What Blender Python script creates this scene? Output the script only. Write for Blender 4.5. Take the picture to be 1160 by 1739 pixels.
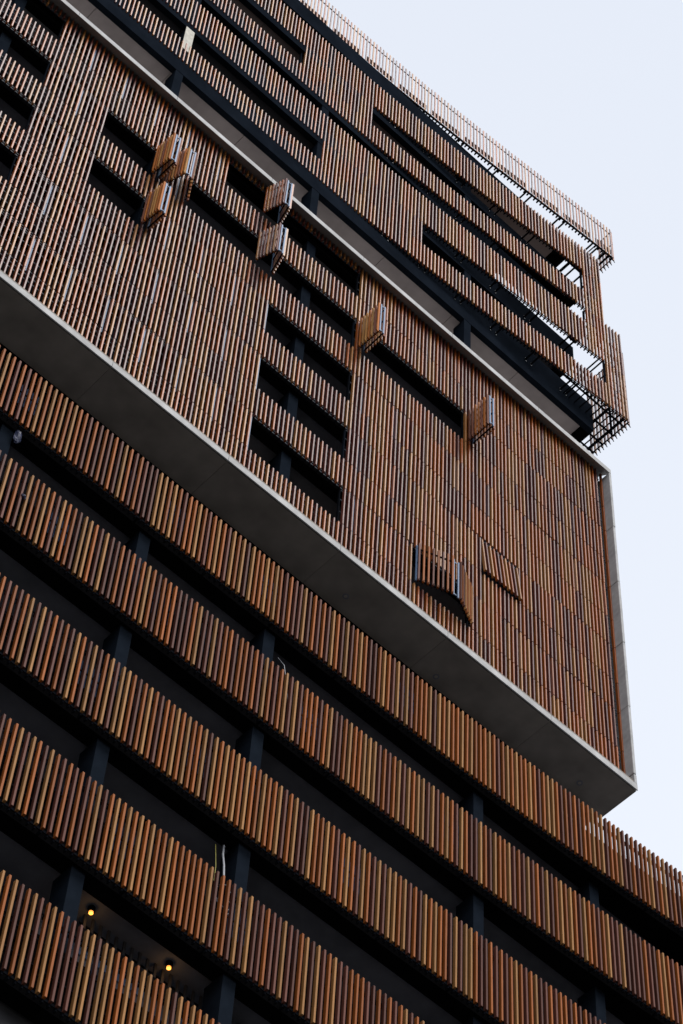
import bpy, math, random
from mathutils import Vector, Matrix
R = random.Random(11)
sc = bpy.context.scene
for o in list(bpy.data.objects):
    bpy.data.objects.remove(o)

# ------------------------------------------------------------------ camera
AX = ((0.73035173, 0.59366361, 0.33786073), (-0.68168014, 0.60191155, 0.41595032), (0.0435723, -0.53410298, 0.84429584))
cd = bpy.data.cameras.new('camera'); cam = bpy.data.objects.new('camera', cd); sc.collection.objects.link(cam)
right = Vector([r[0] for r in AX]); up = -Vector([r[1] for r in AX]); back = -Vector([r[2] for r in AX])
cam.matrix_world = Matrix(((right.x, up.x, back.x, 0), (right.y, up.y, back.y, 0), (right.z, up.z, back.z, 0), (0, 0, 0, 1)))
cd.sensor_fit = 'VERTICAL'; cd.sensor_height = 36.0; cd.sensor_width = 24.0
cd.lens = 4390.27 / 1739 * 36.0
cd.clip_start = 0.5; cd.clip_end = 6000
sc.camera = cam
# ------------------------------------------------------------------ sky and sun
w = bpy.data.worlds.new('World'); sc.world = w; w.use_nodes = True
nt = w.node_tree; nt.nodes.clear()
out = nt.nodes.new('ShaderNodeOutputWorld'); bg = nt.nodes.new('ShaderNodeBackground'); sky = nt.nodes.new('ShaderNodeTexSky')
SUN_EL, SUN_AZ = math.radians(50), math.radians(178)      # azimuth clockwise from +Y: behind the camera
sky.sky_type = 'NISHITA'; sky.sun_disc = False; sky.sun_elevation = SUN_EL; sky.sun_rotation = SUN_AZ
sky.air_density = 1.0; sky.dust_density = 3.0; sky.ozone_density = 1.0
bg.inputs['Strength'].default_value = 0.13
veil = nt.nodes.new('ShaderNodeMix'); veil.data_type = 'RGBA'; veil.inputs['Factor'].default_value = 0.84
veil.inputs['B'].default_value = (7.35, 7.75, 8.5, 1)        # even high cloud veiling the blue
tcw = nt.nodes.new('ShaderNodeTexCoord'); spw = nt.nodes.new('ShaderNodeSeparateXYZ'); mrw = nt.nodes.new('ShaderNodeMapRange')
mrw.inputs['From Min'].default_value = 0.6; mrw.inputs['From Max'].default_value = 1.0; mrw.inputs['To Min'].default_value = 0.97; mrw.inputs['To Max'].default_value = 0.76
nt.links.new(tcw.outputs['Generated'], spw.inputs[0]); nt.links.new(spw.outputs['Z'], mrw.inputs['Value']); nt.links.new(mrw.outputs[0], veil.inputs['Factor'])   # the cloud veil thins overhead
nt.links.new(sky.outputs[0], veil.inputs['A']); nt.links.new(veil.outputs['Result'], bg.inputs['Color']); nt.links.new(bg.outputs[0], out.inputs[0])
sd = bpy.data.lights.new('sun', 'SUN'); sd.energy = 3.2; sd.angle = math.radians(45); sd.color = (1.0, 0.97, 0.93)
sun = bpy.data.objects.new('sun', sd); sc.collection.objects.link(sun)
dv = Vector((math.sin(SUN_AZ) * math.cos(SUN_EL), math.cos(SUN_AZ) * math.cos(SUN_EL), math.sin(SUN_EL)))
sun.rotation_euler = dv.to_track_quat('Z', 'Y').to_euler()
vs = sc.view_settings; vs.view_transform = 'Standard'; vs.look = 'None'; vs.gamma = 1.0; vs.use_curve_mapping = False; vs.exposure = 0.0
sc.cycles.max_bounces = 6; sc.cycles.diffuse_bounces = 4; sc.cycles.glossy_bounces = 3

# ------------------------------------------------------------------ materials
def mat(name, col, rough=0.6, spec=0.4, metal=0.0, var=0.15, scale=6.0, stretch=(1, 1, 1), bump=0.0, per_obj=0.0, stain=None, emit=None):
    m = bpy.data.materials.new(name); m.use_nodes = True; n = m.node_tree; b = n.nodes['Principled BSDF']; L = n.links
    b.inputs['Roughness'].default_value = rough; b.inputs['Specular IOR Level'].default_value = spec; b.inputs['Metallic'].default_value = metal
    tc = n.nodes.new('ShaderNodeTexCoord'); mp = n.nodes.new('ShaderNodeMapping'); mp.inputs['Scale'].default_value = stretch
    L.new(tc.outputs['Object'], mp.inputs['Vector'])
    nz = n.nodes.new('ShaderNodeTexNoise'); nz.inputs['Scale'].default_value = scale; nz.inputs['Detail'].default_value = 8
    add = n.nodes.new('ShaderNodeVectorMath'); add.operation = 'ADD'
    oi = n.nodes.new('ShaderNodeObjectInfo'); sm = n.nodes.new('ShaderNodeMath'); sm.operation = 'MULTIPLY'; sm.inputs[1].default_value = 57.0 if per_obj else 0.0
    L.new(oi.outputs['Random'], sm.inputs[0]); L.new(mp.outputs[0], add.inputs[0]); L.new(sm.outputs[0], add.inputs[1])
    L.new(add.outputs[0], nz.inputs['Vector'])
    mr = n.nodes.new('ShaderNodeMapRange'); mr.inputs['From Min'].default_value = 0.3; mr.inputs['From Max'].default_value = 0.7
    mr.inputs['To Min'].default_value = 1 - var; mr.inputs['To Max'].default_value = 1 + var
    L.new(nz.outputs['Fac'], mr.inputs['Value'])
    val = mr.outputs[0]
    if per_obj:
        m2 = n.nodes.new('ShaderNodeMapRange'); m2.inputs['To Min'].default_value = 1 - per_obj; m2.inputs['To Max'].default_value = 1 + per_obj
        L.new(oi.outputs['Random'], m2.inputs['Value']); mu = n.nodes.new('ShaderNodeMath'); mu.operation = 'MULTIPLY'
        L.new(val, mu.inputs[0]); L.new(m2.outputs[0], mu.inputs[1]); val = mu.outputs[0]
    if stain:
        n2 = n.nodes.new('ShaderNodeTexNoise'); n2.inputs['Scale'].default_value = stain; n2.inputs['Detail'].default_value = 4; n2.inputs['Roughness'].default_value = 0.65
        L.new(tc.outputs['Object'], n2.inputs['Vector'])
        m3 = n.nodes.new('ShaderNodeMapRange'); m3.inputs['From Min'].default_value = 0.35; m3.inputs['From Max'].default_value = 0.62
        m3.inputs['To Min'].default_value = 0.72; m3.inputs['To Max'].default_value = 1.08; L.new(n2.outputs['Fac'], m3.inputs['Value'])
        mu = n.nodes.new('ShaderNodeMath'); mu.operation = 'MULTIPLY'; L.new(val, mu.inputs[0]); L.new(m3.outputs[0], mu.inputs[1]); val = mu.outputs[0]
    cm = n.nodes.new('ShaderNodeVectorMath'); cm.operation = 'SCALE'; cm.inputs[0].default_value = col
    L.new(val, cm.inputs['Scale']); L.new(cm.outputs[0], b.inputs['Base Color'])
    if bump:
        bp = n.nodes.new('ShaderNodeBump'); bp.inputs['Strength'].default_value = bump; bp.inputs['Distance'].default_value = 0.01
        L.new(nz.outputs['Fac'], bp.inputs['Height']); L.new(bp.outputs[0], b.inputs['Normal'])
    if emit:
        b.inputs['Emission Color'].default_value = (*emit[0], 1); b.inputs['Emission Strength'].default_value = emit[1]
    return m
GR = (9, 9, 0.5)
TAN = mat('tan_slat', (0.29, 0.118, 0.029), 0.38, 0.42, var=0.14, scale=4, stretch=GR, per_obj=0.16)
ORG = mat('orange_brown_slat', (0.25, 0.058, 0.005), 0.38, 0.42, var=0.16, scale=4, stretch=GR, per_obj=0.2)
MAU = mat('plum_brown_slat', (0.105, 0.027, 0.017), 0.38, 0.42, var=0.14, scale=4, stretch=GR, per_obj=0.2)
WOODS = [TAN, ORG, MAU]
# podium copies of the same slats: less sky reflection put into finish and colour
SHADED = [mat('shaded_tan_slat', (0.255, 0.118, 0.036), 0.6, 0.15, var=0.16, scale=4, stretch=GR, per_obj=0.2),
        mat('shaded_orange_brown_slat', (0.225, 0.062, 0.009), 0.6, 0.15, var=0.18, scale=4, stretch=GR, per_obj=0.25),
        mat('shaded_plum_brown_slat', (0.092, 0.030, 0.019), 0.6, 0.15, var=0.16, scale=4, stretch=GR, per_obj=0.25)]
STEEL = mat('black_steel', (0.006, 0.0068, 0.009), 0.6, 0.0, var=0.2, scale=3)
NAVY = mat('dark_painted_fascia', (0.0085, 0.0115, 0.017), 0.6, 0.0, var=0.12, scale=1.2, stain=0.7)
VOIDM = mat('black_beam_paint', (0.0035, 0.0035, 0.004), 0.85, 0.0, var=0.3, scale=2)
CEIL = mat('grey_ceiling', (0.135, 0.14, 0.16), 0.85, 0.0, var=0.08, scale=1.5, stain=0.5)
SOFB = mat('taupe_ceiling', (0.50, 0.43, 0.42), 0.85, 0.2, var=0.05, scale=1.0, stain=0.4)
COLM = mat('grey_painted_column', (0.0095, 0.013, 0.019), 0.6, 0.0, var=0.1, scale=2, stain=0.8)
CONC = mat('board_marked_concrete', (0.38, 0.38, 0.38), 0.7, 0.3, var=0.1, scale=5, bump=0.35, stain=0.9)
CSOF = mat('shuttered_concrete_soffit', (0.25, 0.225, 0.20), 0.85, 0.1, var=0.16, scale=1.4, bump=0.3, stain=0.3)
GLASS = mat('dark_window_glass', (0.02, 0.024, 0.03), 0.08, 0.6, var=0.1, scale=1)
ALU = mat('blue_grey_aluminium', (0.10, 0.17, 0.29), 0.5, 0.4, metal=0.0, var=0.08, scale=3)
WALLM = mat('dark_render_wall', (0.06, 0.06, 0.065), 0.9, 0.2, var=0.15, scale=1.5, stain=0.6)
WHITE = mat('white_plastic', (0.30, 0.31, 0.34), 0.5, 0.4, var=0.1, scale=6, bump=0.4)
CREAM = mat('pale_protective_wrap', (0.40, 0.385, 0.33), 0.6, 0.2, var=0.25, scale=7, bump=0.8)
BAGM = mat('dark_blue_plastic', (0.022, 0.027, 0.06), 0.4, 0.25, var=0.3, scale=9, bump=0.6)
YEL = mat('yellow_green_cable', (0.30, 0.27, 0.03), 0.5, 0.4)
KICK = mat('dark_brown_board', (0.055, 0.018, 0.010), 0.7, 0.1, var=0.2, scale=5)
RAILM = mat('blue_black_rail', (0.018, 0.026, 0.042), 0.5, 0.12)
FIN = mat('blue_steel_fin', (0.03, 0.045, 0.08), 0.6, 0.0)
LAMPM = mat('warm_lamp', (1, .7, .3), 0.5, 0.2, emit=((1.0, 0.33, 0.05), 1.7))
ASPH = mat('asphalt', (0.075, 0.072, 0.068), 0.9, 0.2, var=0.2, scale=40, bump=0.3)
BOLT = mat('zinc_bolt', (0.5, 0.52, 0.55), 0.35, 0.5, metal=0.8)

# ------------------------------------------------------------------ helpers
COL = sc.collection
class MB:
    def __init__(s): s.v = []; s.f = []
    def hexa(s, b, t):          # b, t: four bottom and four top corners, counter-clockwise from above
        i = len(s.v); s.v += [tuple(p) for p in b] + [tuple(p) for p in t]
        s.f += [(i+3, i+2, i+1, i), (i+4, i+5, i+6, i+7)] + [(i+k, i+(k+1) % 4, i+4+(k+1) % 4, i+4+k) for k in range(4)]
    def box(s, x0, x1, y0, y1, z0, z1):
        s.hexa([(x0, y0, z0), (x1, y0, z0), (x1, y1, z0), (x0, y1, z0)], [(x0, y0, z1), (x1, y0, z1), (x1, y1, z1), (x0, y1, z1)])
    def bar(s, p, q, a, b=None):   # rectangular bar from p to q, section a x b
        b = b or a; p = Vector(p); q = Vector(q); d = (q - p).normalized()
        u = Vector((0, 0, 1)) if abs(d.z) < 0.9 else Vector((0, 1, 0))
        r = d.cross(u).normalized() * a / 2; u = r.cross(d).normalized() * b / 2
        s.hexa([p-r-u, p+r-u, q+r-u, q-r-u], [p-r+u, p+r+u, q+r+u, q-r+u])
    def tube(s, pts, r, n=6):
        i0 = len(s.v); P = [Vector(p) for p in pts]
        for k, p in enumerate(P):
            d = (P[min(k+1, len(P)-1)] - P[max(k-1, 0)]).normalized(); u = Vector((0, 0, 1)) if abs(d.z) < 0.95 else Vector((1, 0, 0))
            a = d.cross(u).normalized(); b = a.cross(d).normalized()
            for j in range(n):
                t = 2*math.pi*j/n; s.v.append(tuple(p + a*math.cos(t)*r + b*math.sin(t)*r))
        for k in range(len(P)-1):
            for j in range(n): s.f.append((i0+k*n+j, i0+k*n+(j+1) % n, i0+(k+1)*n+(j+1) % n, i0+(k+1)*n+j))
        s.f.append(tuple(i0+j for j in range(n))[::-1]); s.f.append(tuple(i0+(len(P)-1)*n+j for j in range(n)))
    def build(s, name, m, parent=None, kind=None, bevel=0):
        o0 = Vector(s.v[0])
        base = parent.location if parent is not None and parent.type == 'EMPTY' else Vector((0, 0, 0))
        if parent is not None and parent.parent is not None: base = parent.parent.location + parent.location
        elif parent is not None: base = parent.location
        me = bpy.data.meshes.new(name); me.from_pydata([tuple(Vector(p) - o0) for p in s.v], [], s.f); me.materials.append(m); me.update()
        o = bpy.data.objects.new(name, me); COL.objects.link(o); o.location = o0 - base
        if parent is not None: o.parent = parent
        if kind: o['kind'] = kind
        if bevel:
            bm = o.modifiers.new('bevel', 'BEVEL'); bm.width = bevel; bm.segments = 2; bm.limit_method = 'ANGLE'
        return o
def thing(name, label, cat, loc, group=None):
    o = bpy.data.objects.new(name, None); o.empty_display_size = 0.2; COL.objects.link(o); o.location = loc
    o['label'] = label; o['category'] = cat
    if group: o['group'] = group
    return o
def tag(o, label, cat, group=None):
    o['label'] = label; o['category'] = cat
    if group: o['group'] = group
    return o
def boxpart(name, m, parent, x0, x1, y0, y1, z0, z1, bevel=0, kind=None):
    b = MB(); b.box(x0, x1, y0, y1, z0, z1); return b.build(name, m, parent, kind, bevel)
SLATS = {}
SW, SD = 0.046, 0.084
def slat_mesh(h, m, w_=SW, d_=SD):
    key = (round(h, 3), m.name, w_, d_)
    if key not in SLATS:
        me = bpy.data.meshes.new('slat'); a, b = w_/2, d_/2; c = 0.004
        prof = [(-a+c, -b), (a-c, -b), (a, -b+c), (a, b), (-a, b), (-a, -b+c)]
        n = len(prof); v = [(x, y, 0) for x, y in prof] + [(x, y, h) for x, y in prof]
        f = [tuple(range(n))[::-1], tuple(range(n, 2*n))] + [(k, (k+1) % n, n+(k+1) % n, n+k) for k in range(n)]
        me.from_pydata(v, [], f); me.materials.append(m); me.update(); SLATS[key] = me
    return SLATS[key]
def in_view(p, margin=0.30):
    c = (Vector(p).dot(right), Vector(p).dot(up), -Vector(p).dot(back))
    px, py = c[0]/c[2]*4390.27, c[1]/c[2]*4390.27
    return abs(px) < 580*(1+margin) and abs(py) < 869.5*(1+margin*0.7)
def slat(parent, x, y, z, h, m, rz=0.0, tx=0.0, ty=0.0, w_=SW, d_=SD):
    o = bpy.data.objects.new('slat', slat_mesh(h, m, w_, d_)); COL.objects.link(o)
    o.location = Vector((x, y, z)) - parent.location; o.rotation_euler = (tx, ty, rz); o.parent = parent
    return o
def pick(last=[None]):
    m = R.choice(WOODS*2+[ORG, ORG, MAU])
    if m is last[0] and R.random() < 0.6: m = R.choice(WOODS)
    last[0] = m; return m

# ------------------------------------------------------------------ ground
g = MB(); g.box(-2500, 2500, -2500, 2500, -2.6, -1.6); o = g.build('ground', ASPH); o['kind'] = 'structure'

# ================================================================== PODIUM (curved slatted bands)
KP = 1.651
def pol(c, t):
    r = 0.0
    for k in c: r = r*t + k
    return r
PC = (-0.3299, -0.0731, 0.0313, 16.0058)
def pod_y(x):
    x = min(max(x, 4.5), 25.0); return pol(PC, (x-12)/10)
P_TOP = [29.887, 27.69, 25.38, 23.07, 20.76]; P_LEN = [1.3092, 1.2877, 1.3112, 1.2953, 1.2998]
def curve_strip(b, fy, x0, x1, off0, off1, z0, z1, k, n=40, inner=None):
    """solid strip following plan curve fy between offsets (towards +y), or up to the straight line y=inner"""
    for i in range(n):
        xa = x0+(x1-x0)*i/n; xb = x0+(x1-x0)*(i+1)/n
        ya0, yb0 = fy(xa)+off0, fy(xb)+off0
        ya1, yb1 = (inner, inner) if inner is not None else (fy(xa)+off1, fy(xb)+off1)
        b.hexa([(xa*k, ya0*k, z0*k), (xb*k, yb0*k, z0*k), (xb*k, yb1*k, z0*k), (xa*k, ya1*k, z0*k)],
               [(xa*k, ya0*k, z1*k), (xb*k, yb0*k, z1*k), (xb*k, yb1*k, z1*k), (xa*k, ya1*k, z1*k)])
pod = thing('podium_building', 'dark curved lower building behind five long bands of brown slats', 'building', (12*KP, 17*KP, -1.6))
PXA, PXB = 4.6, 25.5
PCOLS = [5.1, 7.40, 9.74, 11.97, 15.92, 18.24, 21.6]
for k in range(5):
    zb = P_TOP[k]-P_LEN[k]
    b = MB(); curve_strip(b, pod_y, PXA, PXB, 0.13, 0, zb+0.015, zb+0.12, KP, inner=16.36); b.build('edge_beam', VOIDM, pod)
    b = MB(); curve_strip(b, pod_y, PXA, PXB, 0.13, 0.20, zb+0.122, zb+0.95, KP); b.build('parapet', VOIDM, pod)
    boxpart('floor_slab', CEIL, pod, PXA*KP, PXB*KP, 16.362*KP, 21.0*KP, (zb+0.10)*KP, (zb+0.24)*KP)
    for cx in PCOLS:
        zt = (P_TOP[k-1]-P_LEN[k-1]+0.012) if k else (40.25*1.3/KP)
        if k == 0: continue
        boxpart('column', COLM, pod, cx*KP, (cx+0.19)*KP, 16.17*KP, 16.5*KP, (zb+0.24)*KP, zt*KP)
zlast = P_TOP[4]-P_LEN[4]
boxpart('lower_wall', WALLM, pod, PXA*KP, PXB*KP, 16.4*KP, 21*KP, -1.6, (zlast+0.098)*KP)
boxpart('rear_wall', WALLM, pod, PXA*KP, PXB*KP, 18.4*KP, 18.55*KP, (zlast+0.24)*KP, (P_TOP[0]-P_LEN[0]+0.098)*KP)
boxpart('rear_wall', WALLM, pod, PXA*KP, 22.6*1.3, 23.4*1.3, 23.6*1.3, (P_TOP[0]-P_LEN[0]+0.242)*KP, 40.28*1.3)

PL = ['topmost podium slat screen, curving out under the concrete slab to open sky',
      'second podium slat screen from the top, with a blue rag tied to one slat',
      'third podium slat screen from the top, middle of the five lower bands',
      'fourth podium slat screen from the top, white cable loop hanging behind it',
      'lowest podium slat screen, two warm lamps glowing above it']
for k in range(5):
    zb = P_TOP[k]-P_LEN[k]; h = P_LEN[k]*KP
    th = thing('slat_screen', PL[k], 'slat screen', (8*KP, pod_y(8)*KP, zb*KP), 'curved slat screens of the podium')
    x = PXA + 0.03; n = 0; clip = MB(); x_lo = x_hi = None
    while x < PXB and n < 300:
        y = pod_y(x)
        if in_view((x*KP, y*KP, (zb+0.65)*KP)):
            dy = (pod_y(x+0.01)-pod_y(x-0.01))/0.02
            slat(th, x*KP, y*KP, zb*KP, h, SHADED[WOODS.index(pick())], math.atan(dy)+R.gauss(0, 0.012), R.gauss(0, 0.0012), R.gauss(0, 0.0016), 0.050, 0.084); n += 1
            for zz in (-0.045, 0.33, 1.12):
                clip.box(x*KP-0.016, x*KP+0.016, y*KP+0.030, y*KP+0.105, (zb)*KP+zz*KP*0.98-0.006*(zz < 0), zb*KP+zz*KP*0.98+0.07)
            x_lo = x if x_lo is None else x_lo; x_hi = x
        x += 0.0892
    clip.build('clips', STEEL, th, 'stuff')
    for zz, hh in ((0.0, 0.035), (0.36, 0.02), (0.74, 0.02), (1.14, 0.022)):
        b = MB(); curve_strip(b, pod_y, x_lo-0.05, x_hi+0.05, 0.028, 0.042, zb+zz, zb+zz+hh, KP, 30); b.build('rail', STEEL, th)
    xx = 6.62+0.03*k
    while xx < min(x_hi, 17.5):
        if xx > x_lo:
            for j in range(4):
                X_ = xx+j*0.0892; boxpart('baluster', FIN, th, X_*KP-0.012, X_*KP+0.018, (pod_y(X_)+.085)*KP, (pod_y(X_)+.105)*KP, (zb+.55)*KP, (zb+1.02)*KP)
        xx += 0.862
    xx = math.ceil(x_lo)
    while xx < x_hi:
        y = pod_y(xx)
        for dz in (0.03, 0.62): b = MB(); b.bar((xx*KP, (y+0.042)*KP, (zb+dz)*KP), (xx*KP, (y+0.13)*KP, (zb+dz)*KP), 0.04, 0.05); b.build('bracket', STEEL, th)
        xx += 1.2

# ================================================================== PROJECTING CONCRETE FRAME
K = 1.3
YF, YS, XR = 20.5, 20.75, 24.73
XL = 5.9
bx = thing('concrete_frame', 'long pale concrete box frame projecting over the slatted podium', 'building', (15*K, 21*K, 40.3*K))
def L(b, *a): b.box(*[v*K for v in a])
# bottom slab: front lip pieces, soffit panels
xs = [XL, 8.3, 11.1, 13.9, 16.7, 19.5, 22.3, XR]
for i in range(len(xs)-1):
    g_ = 0.006
    b = MB(); L(b, xs[i]+g_*0.5, xs[i+1]-g_*0.5, YF, YF+0.03, 40.322, 40.50); b.build('slab_edge', CONC, bx, bevel=0.008)
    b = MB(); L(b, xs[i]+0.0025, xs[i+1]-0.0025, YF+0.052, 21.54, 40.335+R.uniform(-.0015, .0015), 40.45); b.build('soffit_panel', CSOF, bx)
    b = MB(); L(b, xs[i]+g_*0.4, xs[i+1]-g_*0.4, YF, YF+0.25, 52.285, 52.47)
    me = b
    # sloping drip soffit under the roof lip
    b2 = MB(); x0, x1 = (xs[i]+g_*0.4)*K, (xs[i+1]-g_*0.4)*K
    b2.hexa([(x0, YF*K, 52.27*K), (x1, YF*K, 52.27*K), (x1, 20.9*K, 52.60*K), (x0, 20.9*K, 52.60*K)],
            [(x0, YF*K, 52.455*K), (x1, YF*K, 52.455*K), (x1, 20.9*K, 52.66*K), (x0, 20.9*K, 52.66*K)])
    b2.build('roof_lip', CONC, bx, bevel=0.01)
for cx, cy in ((17.48, 21.19), (19.99, 21.33), (23.79, 21.19)):     # round recessed caps in the soffit
    b = MB(); b.tube([(cx*K, cy*K, 40.331*K), (cx*K, cy*K, 40.345*K)], 0.085, 16); b.build('cover_plate', CEIL, bx)
    b = MB(); b.tube([(cx*K, cy*K, 40.328*K), (cx*K, cy*K, 40.330*K)], 0.045, 14); b.build('cover_plate', CSOF, bx)
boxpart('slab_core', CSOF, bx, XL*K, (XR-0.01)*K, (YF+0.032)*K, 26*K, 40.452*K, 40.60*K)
boxpart('rear_beam', VOIDM, bx, XL*K, 24.25*K, 21.56*K, 21.75*K, 40.05*K, 40.448*K)
boxpart('terrace_ceiling', WALLM, bx, XL*K, 24.0*K, 21.76*K, 26*K, 40.3*K, 40.448*K)
boxpart('roof_slab', CONC, bx, XL*K, XR*K, 20.905*K, 26*K, 52.56*K, 52.665*K)
# right jamb: one block per storey
zj = [40.502, 40.81, 43.06, 45.34, 47.67, 49.93, 52.268]
for i in range(6):
    dx = R.uniform(-0.008, 0.008)
    b = MB(); L(b, XR-0.075+dx, XR+dx, YF+0.001+R.uniform(0, .006), 26, zj[i]+0.008, zj[i+1]-0.006); b.build('jamb_block', CONC, bx, bevel=0.018)
boxpart('jamb_block', CONC, bx, (XR-0.075)*K, XR*K, 20.91*K, 26*K, 52.272*K, 52.557*K)
RT = [50.96-2.32*i for i in range(5)]; RB = [z-1.015 for z in RT]
BC = [7.02, 11.1, 15.41]
for i in range(5):
    zb = RB[i]
    if i < 4:
        boxpart('edge_beam', VOIDM, bx, XL*K, 24.64*K, 20.86*K, 21.10*K, zb*K, (zb+0.55)*K)
        boxpart('floor_slab', CEIL, bx, XL*K, 24.64*K, 21.102*K, 25.8*K, (zb+0.10)*K, (zb+0.3)*K)
    ztop = (RB[i-1]+0.10) if i else 52.55
    zbot = (zb+0.30) if i < 4 else 40.60
    for cx in BC: boxpart('column', COLM, bx, cx*K, (cx+0.25)*K, 20.95*K, 21.4*K, zbot*K, ((RB[i-1]-0.002) if i else 52.118)*K)
    boxpart('rear_wall', WALLM, bx, XL*K, 24.64*K, 23.4*K, 23.6*K, zbot*K, ztop*K)
    b = MB(); L(b, XL, 24.64, 22.6, 22.63, zbot, ztop); b.build('window_wall', GLASS, bx)
boxpart('parapet', VOIDM, bx, XL*K, 24.64*K, 20.86*K, 21.10*K, 40.602*K, 41.2*K)
boxpart('edge_beam', VOIDM, bx, XL*K, 24.64*K, 20.92*K, 21.12*K, 52.12*K, 52.557*K)

VOIDS = {0: [(XL, 8.14), (12.85, 16.80)], 1: [(XL, 8.14), (9.68, 11.05), (11.98, 16.80), (17.10, 20.12)],
         2: [(XL, 8.14), (9.68, 11.05), (14.42, 16.80)], 3: [(XL, 8.14), (14.42, 16.80), (20.62, 21.72)], 4: [(14.42, 16.80), (18.78, 20.28)]}
BL = ['top storey slat screen hung right under the concrete roof lip',
      'second slat screen below the roof lip, crossed by five folded shutters',
      'middle slat screen of the concrete frame, halfway between lip and floor',
      'fourth slat screen below the roof lip, holding the tilted awning panel',
      'lowest slat screen of the frame, standing on the pale slab edge']
PIT = 0.1128
NC = int((24.56-XL)/PIT)
panel_dx = {}
for i in range(5):
    th = thing('slat_screen', BL[i], 'slat screen', (15*K, YS*K, RB[i]*K), 'storey high slat screens inside the concrete frame')
    zb = RB[i] if i < 4 else 40.47; zt = RT[i]; up_b = zt+0.026
    up_t = (RB[i-1]-0.026) if i else 52.16
    clip = MB(); nst = 0; posts = MB()
    for c in range(NC):
        x = XL+0.05+c*PIT; pn = c//8
        if not in_view((x*K, YS*K, (zb+1)*K), 0.2): continue
        key = (i, pn)
        if key not in panel_dx: panel_dx[key] = (R.gauss(0, 0.0035), R.gauss(0, 0.006), R.gauss(0, 0.0035))
        ty, yo, ty2 = panel_dx[key]
        m = pick(); yy = YS*K+yo*0.6
        slat(th, x*K, yy, zb*K, (zt-zb)*K, m, R.gauss(0, 0.01), R.gauss(0, .001), ty+R.gauss(0, .0012)); nst += 1
        void = any(a <= x <= b_ for a, b_ in VOIDS[i])
        if i == 0:   # short slats under the lip everywhere
            if void: slat(th, x*K, YS*K, 52.17*K, (52.44-52.17)*K, R.choice(WOODS), R.gauss(0, .01))
        if not void:
            m2 = m if R.random() < 0.6 else pick()
            top = up_t if i else 52.44
            slat(th, x*K, YS*K+yo, up_b*K, (top-up_b)*K, m2, R.gauss(0, 0.01), R.gauss(0, .001), ty2+R.gauss(0, .0012)); nst += 1
            if c % 8 == 3: posts.box(x*K+0.050, x*K+0.098, YS*K+0.045, YS*K+0.075, up_b*K, up_t*K)
        for zz in (zb-0.03, zt-0.10): clip.box(x*K-0.015, x*K+0.015, YS*K+0.042, YS*K+0.13, zz*K, zz*K+0.06)
    slat(th, 24.632*K, YS*K, zb*K, (zt-zb)*K, ORG); slat(th, 24.632*K, YS*K, up_b*K, ((up_t if i else 52.44)-up_b)*K, ORG)
    clip.build('clips', STEEL, th, 'stuff')
    if posts.v: posts.build('panel_stiles', ALU, th, 'stuff')
    xa = XL+0.02; xb = 24.60
    for zz in (zb+0.0, zb+0.09, zb+0.42, zt-0.28, zt-0.10):
        boxpart('rail', RAILM, th, xa*K, xb*K, (YS+0.034)*K, (YS+0.05)*K, zz*K, (zz+0.026)*K)
    # rails of the upper panels, cut at the openings
    segs = []; cur = XL+0.02
    for a, b_ in sorted(VOIDS[i]):
        if a > cur: segs.append((cur, a-0.03))
        cur = max(cur, b_+0.03)
    if cur < xb: segs.append((cur, xb))
    for a, b_ in segs:
        for zz in (up_b+0.05, up_b+0.45, up_t-0.38, up_t-0.05):
            boxpart('rail', RAILM, th, a*K, b_*K, (YS+0.034)*K, (YS+0.05)*K, zz*K, (zz+0.024)*K)
    if i == 0:
        boxpart('rail', RAILM, th, xa*K, xb*K, (YS+0.034)*K, (YS+0.05)*K, 52.19*K, 52.22*K)
    for a, b_ in VOIDS[i]:   # slim posts that edge each opening
        for xx in (a-0.02, b_+0.02):
            if xx > 8.0: boxpart('opening_post', STEEL if R.random() < .5 else NAVY, th, (xx-0.012)*K, (xx+0.012)*K, (YS+0.05)*K, (YS+0.10)*K, up_b*K, up_t*K)

# ------------------------------------------------------------------ folding shutters standing out from the openings
SHUT = [mat('shutter_tan_slat', (0.40, 0.19, 0.05), 0.6, 0.15, var=0.14, scale=4, stretch=GR, per_obj=0.2),
        mat('shutter_orange_slat', (0.36, 0.11, 0.015), 0.6, 0.15, var=0.14, scale=4, stretch=GR, per_obj=0.2),
        mat('shutter_plum_slat', (0.17, 0.06, 0.035), 0.6, 0.15, var=0.14, scale=4, stretch=GR, per_obj=0.2)]
def leaf(th, p, q, z0, z1, side=1, n=7, woods=None):
    """one slatted leaf from plan point p to q (world metres)"""
    p = Vector((p[0], p[1], 0)); q = Vector((q[0], q[1], 0)); d = q-p; ln = d.length; d.normalize(); nr = Vector((d.y, -d.x, 0))*side
    rz = math.atan2(d.y, d.x)
    e = 0.03
    for z in (z0+0.05, z1-0.16, (z0+z1)/2):
        b = MB(); b.bar(p+d*e+Vector((0, 0, z)), q-d*e+Vector((0, 0, z)), 0.03, 0.045); b.build('leaf_rail', STEEL, th)
    for a in (p+d*0.02, q-d*0.02):
        b = MB(); b.bar(a+Vector((0, 0, z0+0.02)), a+Vector((0, 0, z1-0.02)), 0.045, 0.035); b.build('leaf_stile', ALU, th)
    for j in range(n):
        c = p+d*(ln*(j+0.5)/n)+nr*0.052
        slat(th, c.x, c.y, z0-0.03, z1-z0+0.05, (woods or SHUT)[WOODS.index(pick())], rz+R.gauss(0, 0.012), w_=0.050, d_=0.060)
        b = MB(); b.bar(c-nr*0.09+Vector((0, 0, z0+0.0)), c+nr*0.05+Vector((0, 0, z0+0.0)), 0.014, 0.03); b.build('clip', STEEL, th)
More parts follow.
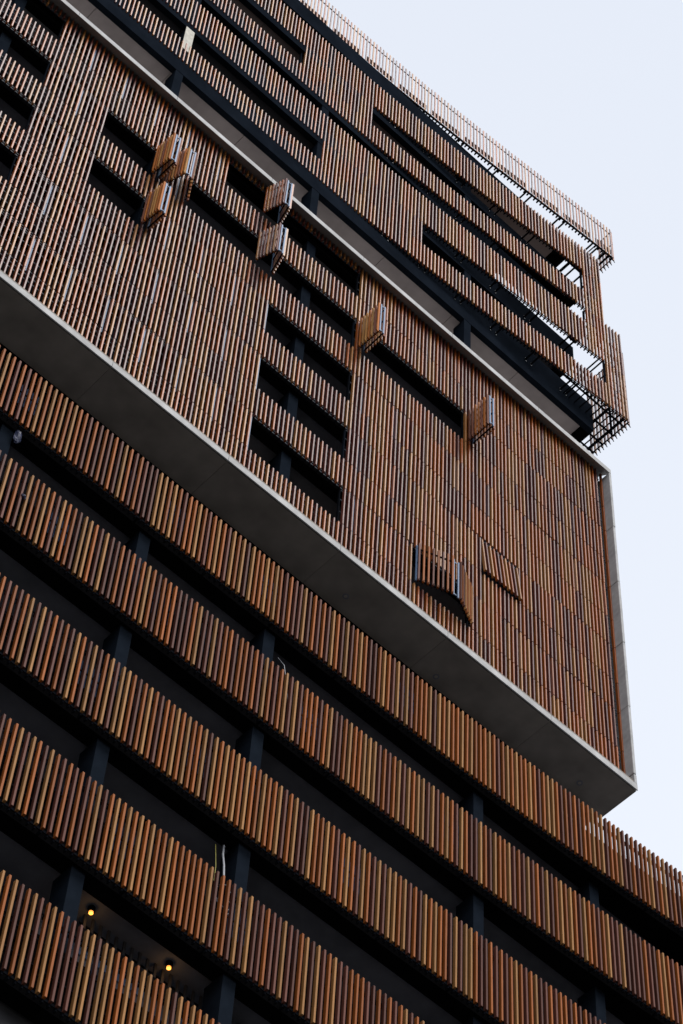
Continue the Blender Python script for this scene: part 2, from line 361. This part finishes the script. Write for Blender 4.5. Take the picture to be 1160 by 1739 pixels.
def shutter(label, hx, ax, bx_, ay, z0, z1, n=7, woods=None):
    """hinge hx on the wall line, apex (ax, ay), free end bx_ back on the wall line; raw units"""
    th = thing('folding_shutter', label, 'shutter', (hx*K, YS*K, z0*K), 'folding slat shutters standing open')
    leaf(th, (hx*K, (YS-0.06)*K), (ax*K, ay*K), z0*K, z1*K, 1, n, woods)
    leaf(th, (bx_*K, (YS-0.06)*K), ((ax+0.10)*K, ay*K), z0*K, z1*K, -1, n, woods)
    b = MB(); b.bar((ax*K, (ay+.02)*K, z0*K+0.1), (ax*K+.10, (ay+.02)*K, z0*K+0.1), .03); b.bar((ax*K, (ay+.02)*K, z1*K-0.1), (ax*K+.10, (ay+.02)*K, z1*K-0.1), .03); b.build('hinge', ALU, th)
Z1 = (48.70, 49.93); Z2 = (46.37, 47.63); Z0 = (50.99, 52.18); Z4 = (41.70, 42.97)
shutter('upper left folded shutter, standing just above another folded one', 11.06, 11.12, 11.20, 20.16, *Z1)
shutter('lower left folded shutter, topmost bars overlapped by two others above', 11.10, 11.16, 11.24, 20.18, *Z2)
shutter('half folded shutter right beside the upper left folded one', 11.40, 11.56, 11.96, 20.19, *Z1)
shutter('half folded shutter overlapping the pale roof lip', 13.94, 14.12, 14.35, 20.17, *Z0, woods=WOODS)
shutter('half folded shutter directly below the one touching the roof lip', 13.94, 14.12, 14.36, 20.16, *Z1, woods=WOODS)
shutter('folded shutter at the left end of the long right opening', 16.93, 16.95, 17.05, 20.06, *Z1)
shutter('folded shutter at the right end of the long right opening', 20.24, 20.24, 20.34, 20.04, *Z1)
shutter('wide half open shutter just above the bottom slab, dark gap behind', 18.78, 19.55, 20.28, 20.40, *Z4, n=8, woods=SHADED)
# awning panel, top hinged
th = thing('awning_panel', 'slightly tilted slat panel with dark shadow under its lower edge', 'shutter', (20.65*K, YS*K, 44.0*K))
for j in range(10):
    x = 20.68+j*0.1128
    slat(th, x*K, (YS-0.085)*K, 44.03*K, 1.26*K, pick(), 0, -0.085, 0)
for z, yy in ((44.08, -0.045), (45.15, 0.03)):
    b = MB(); b.box(20.64*K, 21.75*K, (YS+yy)*K, (YS+yy+0.02)*K, z*K, (z+0.035)*K); b.build('rail', STEEL, th)

# ================================================================== UPPER TOWER (straight slabs, curved screens on arms)
KT = 1.235
TC = (0.2823, -0.6911, 0.0828, 0.0724, 21.9967)
def tow_y(x):
    if x < 9: return 22.0
    return pol(TC, (min(x, 27)-12)/10)
TB = [58.243+2.31*k for k in range(4)]; TL = [1.072, 1.542, 1.025, 1.504]
tw = thing('upper_tower', 'upper tower block with dark slab bands above the concrete frame', 'building', (16*KT, 23*KT, 53*KT))
TX0, TX1 = 7.0, 26.0
FAS = [(57.60, 58.92), (60.30, 61.31), (62.60, 63.45), (64.86, 65.35)]
XEND = [26.0, 25.4, 25.9, 25.9]
for k, (a, b_) in enumerate(FAS):
    boxpart('slab_fascia', NAVY, tw, TX0*KT, XEND[k]*KT, 22.0*KT, 22.16*KT, a*KT, b_*KT, bevel=0.01)
    x = TX0
    while x < XEND[k]-0.1:      # ceiling panels
        x1 = min(x+2.35, XEND[k]-0.28)
        dp = 26 if k < 2 or x1 < 22.9 else 22.35
        if x1-x > 0.2: boxpart('ceiling_panel', SOFB if k in (0, 3) else CEIL, tw, (x+0.006)*KT, (x1-0.006)*KT, 22.165*KT, dp*KT, (a+0.16)*KT, (a+0.22)*KT)
        x += 2.35
    xv, dv_ = {2: (22.9, 22.37), 3: (23.7, 22.9)}.get(k, (XEND[k], 27))
    boxpart('floor_slab', VOIDM, tw, TX0*KT, xv*KT, 22.165*KT, 27*KT, (a+0.225)*KT, (a+0.5)*KT)
    if xv < XEND[k]: boxpart('floor_slab', VOIDM, tw, (xv+.001)*KT, XEND[k]*KT, 22.165*KT, dv_*KT, (a+0.225)*KT, (a+0.5)*KT)
    boxpart('end_beam', VOIDM, tw, (XEND[k]-0.27)*KT, XEND[k]*KT, 22.165*KT, (22.35 if k == 2 else 22.9)*KT, a*KT, (a+0.222)*KT)
boxpart('roof_parapet', NAVY, tw, TX0*KT, 26.3*KT, 21.95*KT, 22.12*KT, 66.72*KT, 67.66*KT, bevel=0.01)
boxpart('roof_ceiling', SOFB, tw, TX0*KT, 25.0*KT, 22.125*KT, 23.3*KT, 66.80*KT, 66.9*KT)
boxpart('roof_slab', VOIDM, tw, TX0*KT, 24.2*KT, 22.125*KT, 27*KT, 66.902*KT, 67.3*KT)
boxpart('roof_slab', VOIDM, tw, 24.201*KT, 25.5*KT, 22.125*KT, 23.3*KT, 66.902*KT, 67.3*KT)
tcol = [7.4, 11.70, 16.13, 21.33]
zl = [52.67*K/KT] + [b_+0.002 for _, b_ in FAS]
zu = [a-0.002 for a, _ in FAS] + [66.718]
for k in range(5):
    for cx in tcol:
        boxpart('column', COLM, tw, cx*KT, (cx+0.23)*KT, 22.01*KT, 22.4*KT, zl[k]*KT, zu[k]*KT)
    boxpart('window_wall', GLASS, tw, TX0*KT, (22.4 if k else 25.4)*KT, 24.2*KT, 24.26*KT, zl[k]*KT, zu[k]*KT)
    x = TX0+0.6
    while x < 22.3:
        boxpart('mullion', STEEL, tw, x*KT, (x+0.05)*KT, 24.14*KT, 24.198*KT, zl[k]*KT, zu[k]*KT); x += 1.3
b = MB(); b.box(11.70*KT-.02, 11.93*KT+.02, 21.985*KT, 22.007*KT, 58.95*KT, 60.28*KT); wr = b.build('column_wrap', CREAM, tw); wr['label'] = 'pale protective wrap on one dark column'

W12 = (16.30, 19.66); W34 = (15.30, 17.82)
TXE = [26.77, 26.77, 26.12, 26.12]
TLAB = ['lowest tower slat screen, nearest above the pale roof lip, caged at its corner',
        'second tower slat screen from below, joined to the lowest by a filled patch',
        'third tower slat screen from below, just under the highest opening',
        'fourth tower slat screen from below, right under the roof fence']
TP = 0.1188
def side_return(th, x, y0, y1, z0, h, hooks=True):
    yy = y0+0.06; n = 0
    while yy < y1:
        slat(th, x*KT, yy*KT, z0*KT, h*KT, pick(), math.pi/2+R.gauss(0, .01))
        if hooks:
            b = MB(); b.bar((x*KT-0.10, yy*KT, z0*KT-0.02), (x*KT+0.03, yy*KT, z0*KT-0.02), 0.02, 0.035); b.bar((x*KT+0.03, yy*KT, z0*KT-0.02), (x*KT+0.07, yy*KT, z0*KT-0.08), 0.02, 0.03)
            b.build('hook', STEEL, th)
        yy += TP
    for zz in (0.03, h*0.5, h-0.1):
        b = MB(); b.bar((x*KT-0.055, y0*KT, (z0+zz)*KT), (x*KT-0.055, y1*KT, (z0+zz)*KT), 0.025, 0.035); b.build('rail', STEEL, th)
for k in range(4):
    zb = TB[k]; ln = TL[k]
    th = thing('slat_screen', TLAB[k], 'slat screen', (16*KT, 22*KT, zb*KT), 'curved slat screens of the tower')
    x = 8.0; n = 0; clip = MB(); x_lo = x_hi = None
    nxt = TB[k+1] if k < 3 else None
    while x < TXE[k]:
        y = tow_y(x)
        if in_view((x*KT, y*KT, (zb+0.5)*KT), 0.2):
            rz = math.atan((tow_y(x+.01)-tow_y(x-.01))/.02); m = pick()
            slat(th, x*KT, y*KT, zb*KT, ln*KT, m, rz+R.gauss(0, 0.012), R.gauss(0, .001), R.gauss(0, .0015)); n += 1
            fill = (k == 0 and (W12[0] < x < W12[1] or x > 26.02)) or (k == 2 and (W34[0] < x < W34[1] or x > 25.45)) or (k == 1 and x > 25.45)
            if fill:
                slat(th, x*KT, y*KT, (zb+ln+0.012)*KT, (nxt-zb-ln-0.024)*KT, m if R.random() < .4 else pick(), rz+R.gauss(0, 0.012), R.gauss(0, .001), R.gauss(0, .002))
            for zz in (-0.04, ln*0.45, ln-0.2):
                clip.box(x*KT-0.015, x*KT+0.015, y*KT+0.03, y*KT+0.12, (zb+zz)*KT, (zb+zz)*KT+0.06)
            x_lo = x if x_lo is None else x_lo; x_hi = x
        x += TP
    clip.build('clips', STEEL, th, 'stuff')
    for zz in (0.0, 0.10, ln*0.5, ln-0.14):
        b = MB(); curve_strip(b, tow_y, x_lo-0.03, x_hi+0.03, 0.036, 0.055, zb+zz, zb+zz+0.024, KT, 40); b.build('rail', STEEL, th)
    spans = {0: [W12, (26.02, 26.77)], 1: [(25.45, 26.12)], 2: [W34, (25.45, 26.12)], 3: []}[k]
    for a, b_ in spans:
        for zz in (zb+ln+0.15, zb+ln+0.6, nxt-0.15):
            b = MB(); curve_strip(b, tow_y, a, b_, 0.036, 0.055, zz, zz+0.024, KT, 10); b.build('rail', STEEL, th)
        if a < 26: b = MB(); b.box(a*KT-0.04, a*KT+0.0, (tow_y(a)+.06)*KT, (tow_y(a)+.12)*KT, (zb+ln)*KT, nxt*KT); b.build('opening_post', NAVY, th)
        if b_ < 25: b = MB(); b.box(b_*KT, b_*KT+0.04, (tow_y(b_)+.06)*KT, (tow_y(b_)+.12)*KT, (zb+ln)*KT, nxt*KT); b.build('opening_post', NAVY, th)
    # paired arms back to the slab
    xx = 12.1
    while xx < 26.0:
        for dx in (0, 0.2):
            y = tow_y(xx+dx)
            if y < 21.97:
                b = MB(); b.bar(((xx+dx)*KT, (y+0.03)*KT, (zb+.012)*KT), ((xx+dx)*KT, 22.0*KT, (zb+.012)*KT), 0.045, 0.06); b.build('arm', STEEL, th)
                for zz in (-0.06, 0.07): b = MB(); b.bar(((xx+dx)*KT, 21.985*KT, zb*KT+zz), ((xx+dx)*KT, 22.0*KT, zb*KT+zz), 0.035); b.build('bolt', BOLT, th)
        xx += 1.268
    if k == 0:
        side_return(th, 26.80, 21.43, 22.80, zb, 3.84)
        for yy in (21.62, 22.0, 22.38, 22.72):
            b = MB(); b.bar((26.03*KT if yy > 21.9 else 24.2*KT, yy*KT, zb*KT), (26.77*KT, yy*KT, zb*KT), 0.05, 0.06); b.build('cage_bar', STEEL, th)
        for xx in (24.9, 25.1, 25.3, 25.5, 25.72, 25.9):
            b = MB(); b.bar((xx*KT, (tow_y(xx)+.04)*KT, zb*KT-0.03), (xx*KT, 22.0*KT, zb*KT-0.03), 0.03, 0.045); b.build('cage_bar', STEEL, th)
        for j in range(5):
            xx = 26.06+j*0.165
            b = MB(); b.bar((xx*KT, (tow_y(xx)+.04)*KT, zb*KT-0.05), (xx*KT, 22.80*KT, zb*KT-0.05), 0.085 if j in (0, 3) else 0.03, 0.05); b.build('cage_bar', STEEL, th)
    if k == 1:
        for xx in (26.08, 26.2, 26.55):
            b = MB(); b.bar((xx*KT, (tow_y(xx)+.04)*KT, (zb+.6)*KT), (xx*KT, 22.6*KT, (zb+.6)*KT), 0.04, 0.05); b.build('cage_bar', STEEL, th)
        for xx, yy in ((26.0, 21.50), (26.7, 22.0)):
            boxpart('cage_post', NAVY, th, (xx-.02)*KT, (xx+.02)*KT, (yy-.02)*KT, (yy+.02)*KT, (TB[0]+.05)*KT, (zb+1.4)*KT)
    if k == 2: side_return(th, 26.15, 21.50, 22.10, TB[1]+1.56, 1.80, False)
    if k == 3:
        side_return(th, 26.15, 21.50, 22.10, TB[2]+1.04, 2.74, False)
        for xx in (25.0, 25.2, 25.5, 25.8, 26.05):
            b = MB(); b.bar((xx*KT, (tow_y(xx)+.04)*KT, zb*KT-0.03), (xx*KT, 22.1*KT, zb*KT-0.03), 0.05, 0.06); b.build('cage_bar', STEEL, th)

# roof fence
zb, zt = 67.66, 69.47
th = thing('roof_fence', 'tall open slat fence along the roof against the pale sky', 'slat screen', (20*KT, 21.8*KT, zb*KT))
x = 12.5; clip = MB(); x_lo = None
while x < 26.78:
    y = tow_y(x)
    if in_view((x*KT, y*KT, zb*KT), 0.2):
        rz = math.atan((tow_y(x+.01)-tow_y(x-.01))/.02)
        slat(th, x*KT, y*KT, zb*KT, (zt-zb)*KT, pick(), rz+R.gauss(0, 0.015), R.gauss(0, .0012), R.gauss(0, .002), 0.058, 0.030); x_lo = x if x_lo is None else x_lo; x_hi = x
        clip.box(x*KT-0.02, x*KT+0.02, y*KT+0.03, y*KT+0.14, zb*KT-0.04, zb*KT+0.04)
    x += 0.1225
clip.build('clips', STEEL, th, 'stuff')
for zz, hh in ((0.02, 0.03), (0.12, 0.025), (1.62, 0.02)):
    b = MB(); curve_strip(b, tow_y, x_lo, x_hi+.02, 0.036, 0.06, zb+zz, zb+zz+hh, KT, 40); b.build('rail', STEEL, th)
n_ = 0; xx = x_lo
while xx < 26.7:       # short brown boards between the slats, low on the fence, in runs
    b = MB(); curve_strip(b, tow_y, xx, min(xx+1.02, 26.74), 0.065, 0.085, zb+0.34, zb+0.62, KT, 6)
    b.build('kick_board', KICK, th); xx += 1.24; n_ += 1
xx = 13.3
while xx < 26.0:
    for dx in (0, 0.2):
        y = tow_y(xx+dx)
        if y < 21.93: b = MB(); b.bar(((xx+dx)*KT, (y+0.03)*KT, zb*KT), ((xx+dx)*KT, 21.97*KT, zb*KT), 0.05, 0.06); b.build('arm', STEEL, th)
    xx += 1.268
for xx in (26.08, 26.45, 26.60):
    b = MB(); b.bar((xx*KT, (tow_y(xx)+.04)*KT, zb*KT-.02), (xx*KT, 21.98*KT, zb*KT-.02), 0.07 if xx > 26.4 else 0.03, 0.05); b.build('arm', STEEL, th)
side_return(th, 26.80, 21.40, 21.96, zb, zt-zb)

# ================================================================== small things
# warm recessed lamps under the podium ceiling
for (x, y), lb in (((10.33, 16.55), 'small warm lamp on the ceiling, the left one of two'), ((11.48, 16.55), 'small warm lamp on the ceiling, right of the other lamp')):
    t = thing('ceiling_lamp', lb, 'lamp', (x*KP, y*KP, 21.84*KP), 'warm ceiling lamps')
    b = MB(); b.tube([(x*KP, y*KP, 21.80*KP), (x*KP, y*KP, 21.87*KP)], 0.07, 12); b.build('housing', STEEL, t)
    b = MB(); b.tube([(x*KP, y*KP, 21.775*KP), (x*KP, y*KP, 21.798*KP)], 0.045, 12); b.build('bulb', LAMPM, t)
    ld = bpy.data.lights.new('lamp_light', 'POINT'); ld.energy = 0.8; ld.color = (1, 0.5, 0.16); ld.shadow_soft_size = 0.04
    lo = bpy.data.objects.new('lamp_light', ld); COL.objects.link(lo); lo.location = (x*KP, y*KP, 21.72*KP)
# hanging inner baffle rows behind the lamps
th = thing('baffle_screen', 'row of short dark hanging slats behind the two warm lamps', 'baffle', (11.3*KP, 16.95*KP, 21.3*KP))
for j in range(24):
    x = 10.35+j*0.115
    slat(th, x*KP, 16.68*KP, (21.64+0.01*(j % 2))*KP, 0.22*KP, WALLM, 0.0, w_=0.06, d_=0.04)
boxpart('rail', STEEL, th, 10.3*KP, 13.1*KP, 16.70*KP, 16.715*KP, 21.72*KP, 21.74*KP)
# strip of windows behind the lowest screen
th = thing('strip_window', 'row of bluish window panes glimpsed behind the lowest slat screen', 'window', (11*KP, 17.05*KP, 20.6*KP))
boxpart('sill_wall', CEIL, th, 9.9*KP, 13.3*KP, 16.93*KP, 17.0*KP, 20.0*KP, 21.86*KP)
x = 10.2
while x < 13.0:
    boxpart('pane', ALU, th, x*KP, (x+0.20)*KP, 16.905*KP, 16.925*KP, 21.52*KP, 21.74*KP); x += 0.26 if int(x*10) % 7 else 0.7
# white cable bundles
def cable(name, label, pts, r, m, extra=None):
    t = thing(name, label, 'cable', pts[0])
    b = MB(); b.tube(pts, r); b.build('strand', m, t)
    for e in (extra or []):
        b = MB(); b.tube(e[0], e[1]); b.build('strand', e[2], t)
    return t
def loop(cx, cy, cz, rx, rz, a0, a1, n=16):
    return [(cx+rx*math.cos(a0+(a1-a0)*i/n), cy+0.02*math.sin(i*1.3), cz+rz*math.sin(a0+(a1-a0)*i/n)) for i in range(n+1)]
q = KP
cable('hanging_cable', 'white and yellow cables hanging in a loop behind the fourth screen', [(11.83*q, 16.28*q, 24.0*q), (11.82*q, 16.26*q, 23.8*q), (11.84*q, 16.24*q, 23.6*q), (11.85*q, 16.22*q, 23.3*q)], 0.022, WHITE,
      [(loop(11.78*q, 16.07*q, 22.85*q, 0.22, 0.32, 0.3, 5.6), 0.010, WHITE), (loop(11.80*q, 16.08*q, 22.75*q, 0.17, 0.24, -1.2, 4.4), 0.008, WHITE), ([(11.70*q, 16.27*q, 23.9*q), (11.73*q, 16.25*q, 23.5*q), (11.72*q, 16.24*q, 23.2*q)], 0.007, YEL)])
cable('hanging_cable', 'thin white cable glimpsed between slats of the second screen', [(12.30*q, 16.24*q, 28.3*q), (12.31*q, 16.10*q, 28.0*q), (12.36*q, 16.09*q, 27.7*q), (12.37*q, 16.08*q, 27.5*q), (12.42*q, 16.09*q, 27.35*q), (12.42*q, 16.08*q, 27.1*q)], 0.008, WHITE)
# crumpled bag caught under the top podium screen
def crumple(name, label, cat, c, s, m, seed):
    rr = random.Random(seed); b = MB(); n, r_ = 10, 7
    for i in range(r_+1):
        ph = math.pi*i/r_
        for j in range(n):
            th_ = 2*math.pi*j/n; f = rr.uniform(0.62, 1.15)
            b.v.append((c[0]+s[0]*f*math.sin(ph)*math.cos(th_), c[1]+s[1]*f*math.sin(ph)*math.sin(th_), c[2]+s[2]*math.cos(ph)*rr.uniform(.85, 1.1)))
    for i in range(r_):
        for j in range(n): b.f.append((i*n+j, (i+1)*n+j, (i+1)*n+(j+1) % n, i*n+(j+1) % n))
    return tag(b.build(name, m), label, cat)
crumple('plastic_bag', 'dark crumpled plastic bag hanging under the topmost podium screen', 'bag', (7.62*q, 16.10*q, 28.42*q), (0.10, 0.08, 0.24), BAGM, 3)
crumple('tied_rag', 'blue rag tied around a tan slat at the far left', 'rag', (7.87*q, 15.985*q, 27.12*q), (0.075, 0.07, 0.055), BAGM, 5)
# small square speaker on the podium ceiling
t = MB(); t.box(10.93*q, 11.07*q, 16.76*q, 16.90*q, 24.14*q, 24.168*q); tag(t.build('ceiling_vent', STEEL), 'small black square vent on the grey podium ceiling', 'vent')
